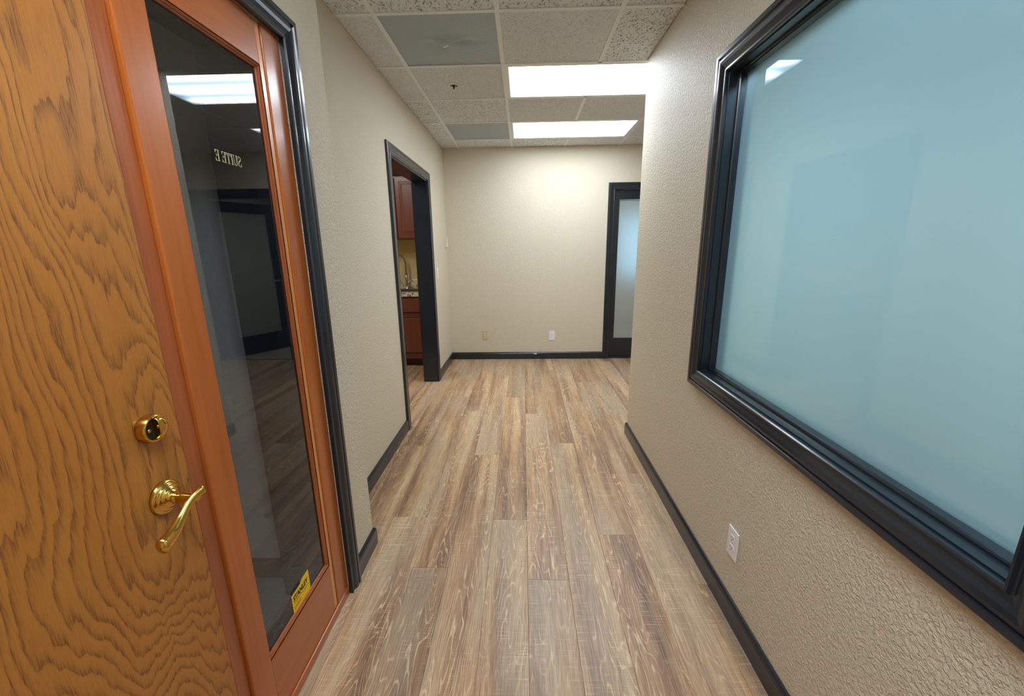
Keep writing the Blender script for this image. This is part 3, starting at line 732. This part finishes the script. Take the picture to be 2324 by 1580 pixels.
# ---------------------------------------------------------------- perforated return grilles
def grille(i, j, dent, label):
    x0, x1, y0, y1 = GX+i*GP+tw-0.005, GX+(i+1)*GP-tw+0.005, GY+j*GP+tw-0.005, GY+(j+1)*GP-tw+0.005
    t = empty('return_grille', ((x0+x1)/2, (y0+y1)/2, ZC), None, label, 'vent', 'perforated return grilles')
    m = MB(); n = 48
    dx_, dy_ = -0.4233, 2.6356
    def z(x, y):
        if not dent: return ZC+0.006
        u, v = (x-dx_), (y-dy_); r = math.hypot(u, v*1.1)
        bulge = -0.024*math.exp(-(r/0.055)**2) + 0.024*math.exp(-((u-0.05)**2/0.012+(v-0.015)**2/0.0008)) - 0.016*math.exp(-((u-0.02)**2/0.008+(v+0.03)**2/0.0006)) + 0.014*math.exp(-((u+0.05)**2+(v-0.05)**2)/0.004)
        return ZC+0.006+bulge
    V = [[(x0+(x1-x0)*a/n, y0+(y1-y0)*b/n) for a in range(n+1)] for b in range(n+1)]
    for b in range(n+1):
        for a in range(n+1): m.v.append((*V[b][a], z(*V[b][a])))
    for b in range(n):
        for a in range(n):
            cx_, cy_ = (V[b][a][0]+V[b+1][a+1][0])/2, (V[b][a][1]+V[b+1][a+1][1])/2
            if dent and abs(cx_-dx_) < 0.018 and abs(cy_-dy_) < 0.012: continue
            q = b*(n+1)+a; m.f.append((q, q+n+1, q+n+2, q+1)); m.m.append(0); m.sm.append(True)
    m.build('face_plate', PERF, t, recalc=False)
    e = MB(); e.box((x0, y0, ZC+0.006), (x0+0.004, y1, ZC+0.045)); e.box((x1-0.004, y0, ZC+0.006), (x1, y1, ZC+0.045)); e.box((x0, y0, ZC+0.006), (x1, y0+0.004, ZC+0.045)); e.box((x0, y1-0.004, ZC+0.006), (x1, y1, ZC+0.045))
    e.build('flange', TEE, t)
    if dent:
        p_ = [(-0.020, 0.013), (-0.006, 0.016), (0.012, 0.000), (0.020, -0.012), (0.006, -0.014), (-0.010, 0.000)]
        MB().loft([[(dx_+a, dy_+b, ZC-0.019+0.10*b) for a, b in p_], [(dx_+a, dy_+b, ZC-0.0175+0.10*b) for a, b in p_]], smooth=False).build('torn_flap', WHITE, t, label='white torn flap')
grille(-1, 0, True, 'grey perforated return grille with a dent and a torn hole')
grille(-1, 3, False, 'undamaged grey perforated return grille near the far wall')

# sprinkler
spx, spy = -0.4816, 3.262
sp = empty('sprinkler', (spx, spy, ZC), None, 'white recessed fire sprinkler in a ceiling tile', 'sprinkler')
MB().lathe((spx, spy, ZC+0.0048), (0, 0, -1), [(0, 0.043), (0.004, 0.042), (0.008, 0.036), (0.008, 0.030), (0.001, 0.0285)], 36).build('escutcheon', WHITE, sp)
MB().lathe((spx, spy, ZC+0.0042), (0, 0, -1), [(0, 0.0284), (0.0014, 0.0283)], 30).build('cup', plain('cup_grey', lin(96, 92, 86), 0.5), sp)
MB().lathe((spx, spy, ZC+0.003), (0, 0, -1), [(0, 0.007), (0.018, 0.006), (0.024, 0.0035), (0.030, 0.003)], 16).build('bulb', SLOT, sp)
MB().lathe((spx, spy, ZC-0.027), (0, 0, -1), [(0, 0.004), (0.001, 0.013), (0.0025, 0.013)], 20).build('deflector', WHITE, sp)

# ---------------------------------------------------------------- outlets and switches
def duplex(name, loc, mapf, label, cat='outlet', w=0.070, hgt=0.117, mat=WHITE, kind='duplex', group=None):
    """mapf(a, b, d): a across, b up, d out from the wall, all relative to the plate centre"""
    t = empty(name, loc, None, label, cat, group)
    def bx(nm, a0, a1, b0, b1, d0, d1, mt, par, ch=0.0012):
        m = MB().cham((a0, b0, d0), (a1, b1, d1), ch); m.v = [mapf(*v) for v in m.v]; return m.build(nm, mt, par)
    def disc(nm, pts, d0, d1, mt, par):
        m = MB().loft([[mapf(a, b, d0) for a, b in pts], [mapf(a, b, d1) for a, b in pts]], smooth=False); return m.build(nm, mt, par)
    bx('plate', -w/2, w/2, -hgt/2, hgt/2, 0.0003, 0.0058, mat, t, 0.0022)
    if kind == 'duplex':
        for s in (1, -1):
            c = s*0.0195; pts = []
            for k in range(24):
                a = 2*math.pi*k/24; pts.append((0.0172*math.cos(a), c+max(-0.0132, min(0.0132, 0.0172*math.sin(a)))))
            rc = disc('receptacle', pts, 0.005, 0.0076, mat, t)
            bx('slot', -0.0072, -0.0052, c-0.001, c+0.0075, 0.0070, 0.0079, SLOT, rc, 0.0002)
            bx('slot', 0.0052, 0.0072, c, c+0.0070, 0.0070, 0.0079, SLOT, rc, 0.0002)
            disc('ground_hole', [(0.0024*math.cos(2*math.pi*k/12), c-0.0065+0.0026*math.sin(2*math.pi*k/12)) for k in range(12)], 0.0070, 0.0079, SLOT, rc)
        disc('screw', [(0.0028*math.cos(2*math.pi*k/12), 0.0028*math.sin(2*math.pi*k/12)) for k in range(12)], 0.005, 0.0068, SCREW, t)
    elif kind == 'data':
        q = bx('insert', -0.0165, 0.0165, -0.033, 0.033, 0.005, 0.0085, mat, t, 0.001)
        for c in (0.020, 0.0, -0.020): bx('jack', -0.010, 0.004, c-0.006, c+0.006, 0.0080, 0.0105, WHITE, q, 0.0008)
        for c in (0.010, -0.010): bx('groove', -0.015, 0.015, c-0.0012, c+0.0012, 0.0080, 0.0088, SLOT, q, 0.0002)
    elif kind == 'switch':
        q = bx('rocker', -0.0165, 0.0165, -0.033, 0.033, 0.005, 0.010, mat, t, 0.002)
        bx('indicator', -0.003, 0.003, -0.029, -0.025, 0.0095, 0.0105, SLOT, q, 0.0002)
    elif kind == 'thermostat':
        bx('cover', -w/2+0.006, w/2-0.006, -hgt/2+0.006, hgt/2-0.006, 0.005, 0.022, mat, t, 0.003)
    return t
def mf(loc, face):
    x, y, z = loc
    if face == '-y': return lambda a, b, d: (x+a, y-d, z+b)
    if face == '-x': return lambda a, b, d: (x-d, y-a, z+b)
    return lambda a, b, d: (x+d, y+a, z+b)
for nm, loc, face, lb, cat, mt, kd, kw in [
    ('data_jack', (-0.487, YF, 0.316), '-y', 'almond data jack plate low on the far wall', 'outlet', ALMOND, 'data', {}),
    ('outlet', (0.364, YF, 0.305), '-y', 'white duplex outlet low on the far wall', 'outlet', WHITE, 'duplex', {}),
    ('outlet', (XR, 1.348, 0.305), '-x', 'white duplex outlet on the right wall below the frosted window', 'outlet', WHITE, 'duplex', {}),
    ('light_switch', (XL, 4.475, 1.140), '+x', 'white rocker switch beside the kitchen doorway', 'switch', WHITE, 'switch', {}),
    ('thermostat', (XL, 5.068, 1.462), '+x', 'small almond wall control in the far left corner', 'control', plain('cream_plastic', lin(226, 218, 194), 0.4), 'thermostat', dict(w=0.075, hgt=0.115)),
    ('outlet', (-1.335, YK, 1.175), '-y', 'white outlet on the kitchen wall above the backsplash', 'outlet', WHITE, 'duplex', {}),
]:
    duplex(nm, loc, mf(loc, face), lb, cat, mat=mt, kind=kd, **kw)

# ---------------------------------------------------------------- kitchen
KX0, KX1, KF = -2.6, XL-0.145, 4.80
bc = empty('base_cabinet', ((KX0+KX1)/2, KF, 0), None, 'cherry base cabinet under the kitchen sink', 'cabinet')
m = MB(); m.box((KX0, KF+0.02, 0.10), (KX1, YK-0.002, 0.118)); m.box((KX0, KF+0.02, 0.118), (KX0+0.018, YK-0.002, 0.852)); m.box((KX1-0.018, KF+0.02, 0.118), (KX1, YK-0.002, 0.852)); m.box((KX0+0.018, YK-0.012, 0.118), (KX1-0.018, YK-0.002, 0.852))
m.build('body', CHERRYZ, bc)
MB().box((KX0, KF+0.075, 0), (KX1, YK-0.002, 0.099)).build('toe_kick', plain('toe_kick_dark', lin(64, 30, 20), 0.5), bc)
m = MB(); m.box((KX0, KF, 0.10), (KX1, KF+0.0195, 0.168)); m.box((KX0, KF, 0.606), (KX1, KF+0.0195, 0.664)); m.box((KX0, KF, 0.832), (KX1, KF+0.0195, 0.852))
m.build('face_frame', CHERRYX, bc)
def panel_front(parent, name, x0, x1, z0, z1, y, raised=True, st=0.055):
    t = MB().cham((x0, y-0.019, z0), (x1, y-0.0005, z1), 0.004).build(name, CHERRYZ, parent)
    if raised:
        op = (x0+st, x1-st, z0+st, z1-st)
        frame_parts(t, op, mapY(y-0.019), [(0.0, -0.001), (0.0, 0.0005), (0.004, 0.0035), (0.009, 0.0035), (0.013, 0.0005), (0.013, -0.001)], CHERRYX, 'moulding')
        m = MB(); s = 0.030
        r0 = [(op[0]+0.004, y-0.0185, op[2]+0.004), (op[1]-0.004, y-0.0185, op[2]+0.004), (op[1]-0.004, y-0.0185, op[3]-0.004), (op[0]+0.004, y-0.0185, op[3]-0.004)]
        r1 = [(op[0]+s, y-0.0235, op[2]+s), (op[1]-s, y-0.0235, op[2]+s), (op[1]-s, y-0.0235, op[3]-s), (op[0]+s, y-0.0235, op[3]-s)]
        m.loft([r0, r1], smooth=False); m.build('raised_panel', CHERRYZ, t)
    return t
for x0, x1 in ((-1.475, -1.082), (-1.880, -1.487)):
    panel_front(bc, 'door', x0, x1, 0.178, 0.600, KF, False)
    panel_front(bc, 'drawer_front', x0, x1, 0.672, 0.830, KF, False)
ct = MB()
ct.box((KX0, KF-0.03, 0.857), (KX1, 4.905, 0.897)); ct.box((KX0, 5.245, 0.857), (KX1, YK-0.002, 0.897))
ct.box((KX0, 4.905, 0.857), (-1.86, 5.245, 0.897)); ct.box((-1.255, 4.905, 0.857), (KX1, 5.245, 0.897))
ct.build('countertop', GRANITE, label='speckled granite kitchen countertop around the sink', category='countertop', origin=(-1.5, 5.1, 0.857))
MB().cham((KX0, YK-0.026, 0.898), (KX1, YK-0.003, 1.010), 0.003).build('backsplash', GRANITE, label='low granite backsplash behind the faucet', category='backsplash', origin=(-1.5, 5.39, 0.898))
sk = empty('sink', (-1.56, 5.07, 0.9), None, 'stainless steel sink set in the granite counter', 'sink')
m = MB(); a = (-1.862, 4.903, -1.253, 5.247)
m.box((a[0]-0.012, a[1]-0.012, 0.8975), (a[2]+0.012, a[1]+0.006, 0.9015)); m.box((a[0]-0.012, a[3]-0.006, 0.8975), (a[2]+0.012, a[3]+0.012, 0.9015)); m.box((a[0]-0.012, a[1], 0.8975), (a[0]+0.006, a[3], 0.9015)); m.box((a[2]-0.006, a[1], 0.8975), (a[2]+0.012, a[3], 0.9015))
m.build('rim', STEEL, sk)
m = MB(); i_ = 0.004
m.box((a[0]+i_, a[1]+i_, 0.72), (a[2]-i_, a[3]-i_, 0.723)); m.box((a[0]+i_, a[1]+i_, 0.72), (a[0]+i_+0.002, a[3]-i_, 0.8974)); m.box((a[2]-i_-0.002, a[1]+i_, 0.72), (a[2]-i_, a[3]-i_, 0.8974)); m.box((a[0]+i_, a[1]+i_, 0.72), (a[2]-i_, a[1]+i_+0.002, 0.8974)); m.box((a[0]+i_, a[3]-i_-0.002, 0.72), (a[2]-i_, a[3]-i_, 0.8974))
m.build('bowl', STEEL, sk)
fx, fy = -1.492, 5.30
fa = empty('faucet', (fx, fy, 0.897), None, 'brushed nickel gooseneck kitchen faucet', 'faucet')
MB().lathe((fx, fy, 0.8975), (0, 0, 1), [(0, 0.027), (0.006, 0.026), (0.010, 0.020), (0.05, 0.0185), (0.12, 0.017), (0.20, 0.0135)], 28).build('body', NICKEL, fa)
pts = [(fx, fy, 1.08), (fx, fy, 1.19)]; R_ = 0.095; dxx, dyy = -0.50, -0.866
for k in range(1, 17):
    a_ = math.pi*k/16; d_ = R_*(1-math.cos(a_)); pts.append((fx+dxx*d_, fy+dyy*d_, 1.205+R_*1.15*math.sin(a_)))
pts.append((pts[-1][0], pts[-1][1], 1.12))
MB().tube(pts, [0.0125]*(len(pts)-3)+[0.013, 0.015, 0.015], 16).build('spout', NICKEL, fa)
MB().lathe((fx+0.014, fy, 0.985), (1, 0, 0), [(0, 0.012), (0.018, 0.011), (0.020, 0.006), (0.085, 0.0052), (0.088, 0.003)], 18).build('handle', CHROME, fa)
# upper cabinets
uy = YK-0.33
uc = empty('upper_cabinet', ((KX0+KX1)/2, uy, 1.51), None, 'cherry wall cabinet above the kitchen sink', 'cabinet')
MB().box((KX0, uy, 1.512), (KX1, YK-0.002, 2.245)).build('body', CHERRYZ, uc)
for x0, x1 in ((-1.487, -1.085), (-1.90, -1.497)): panel_front(uc, 'door', x0, x1, 1.522, 2.205, uy, True)
frame_ = [(KX0, uy-0.001, 2.222), (KX0, uy-0.024, 2.222), (KX0, uy-0.030, 2.240), (KX0, uy-0.055, 2.285), (KX0, uy-0.055, 2.300), (KX0, uy-0.001, 2.300)]
MB().loft([frame_, [(KX1, y, z) for _, y, z in frame_]], smooth=False).build('crown', plain('crown_dark', lin(70, 34, 26), 0.4), uc)
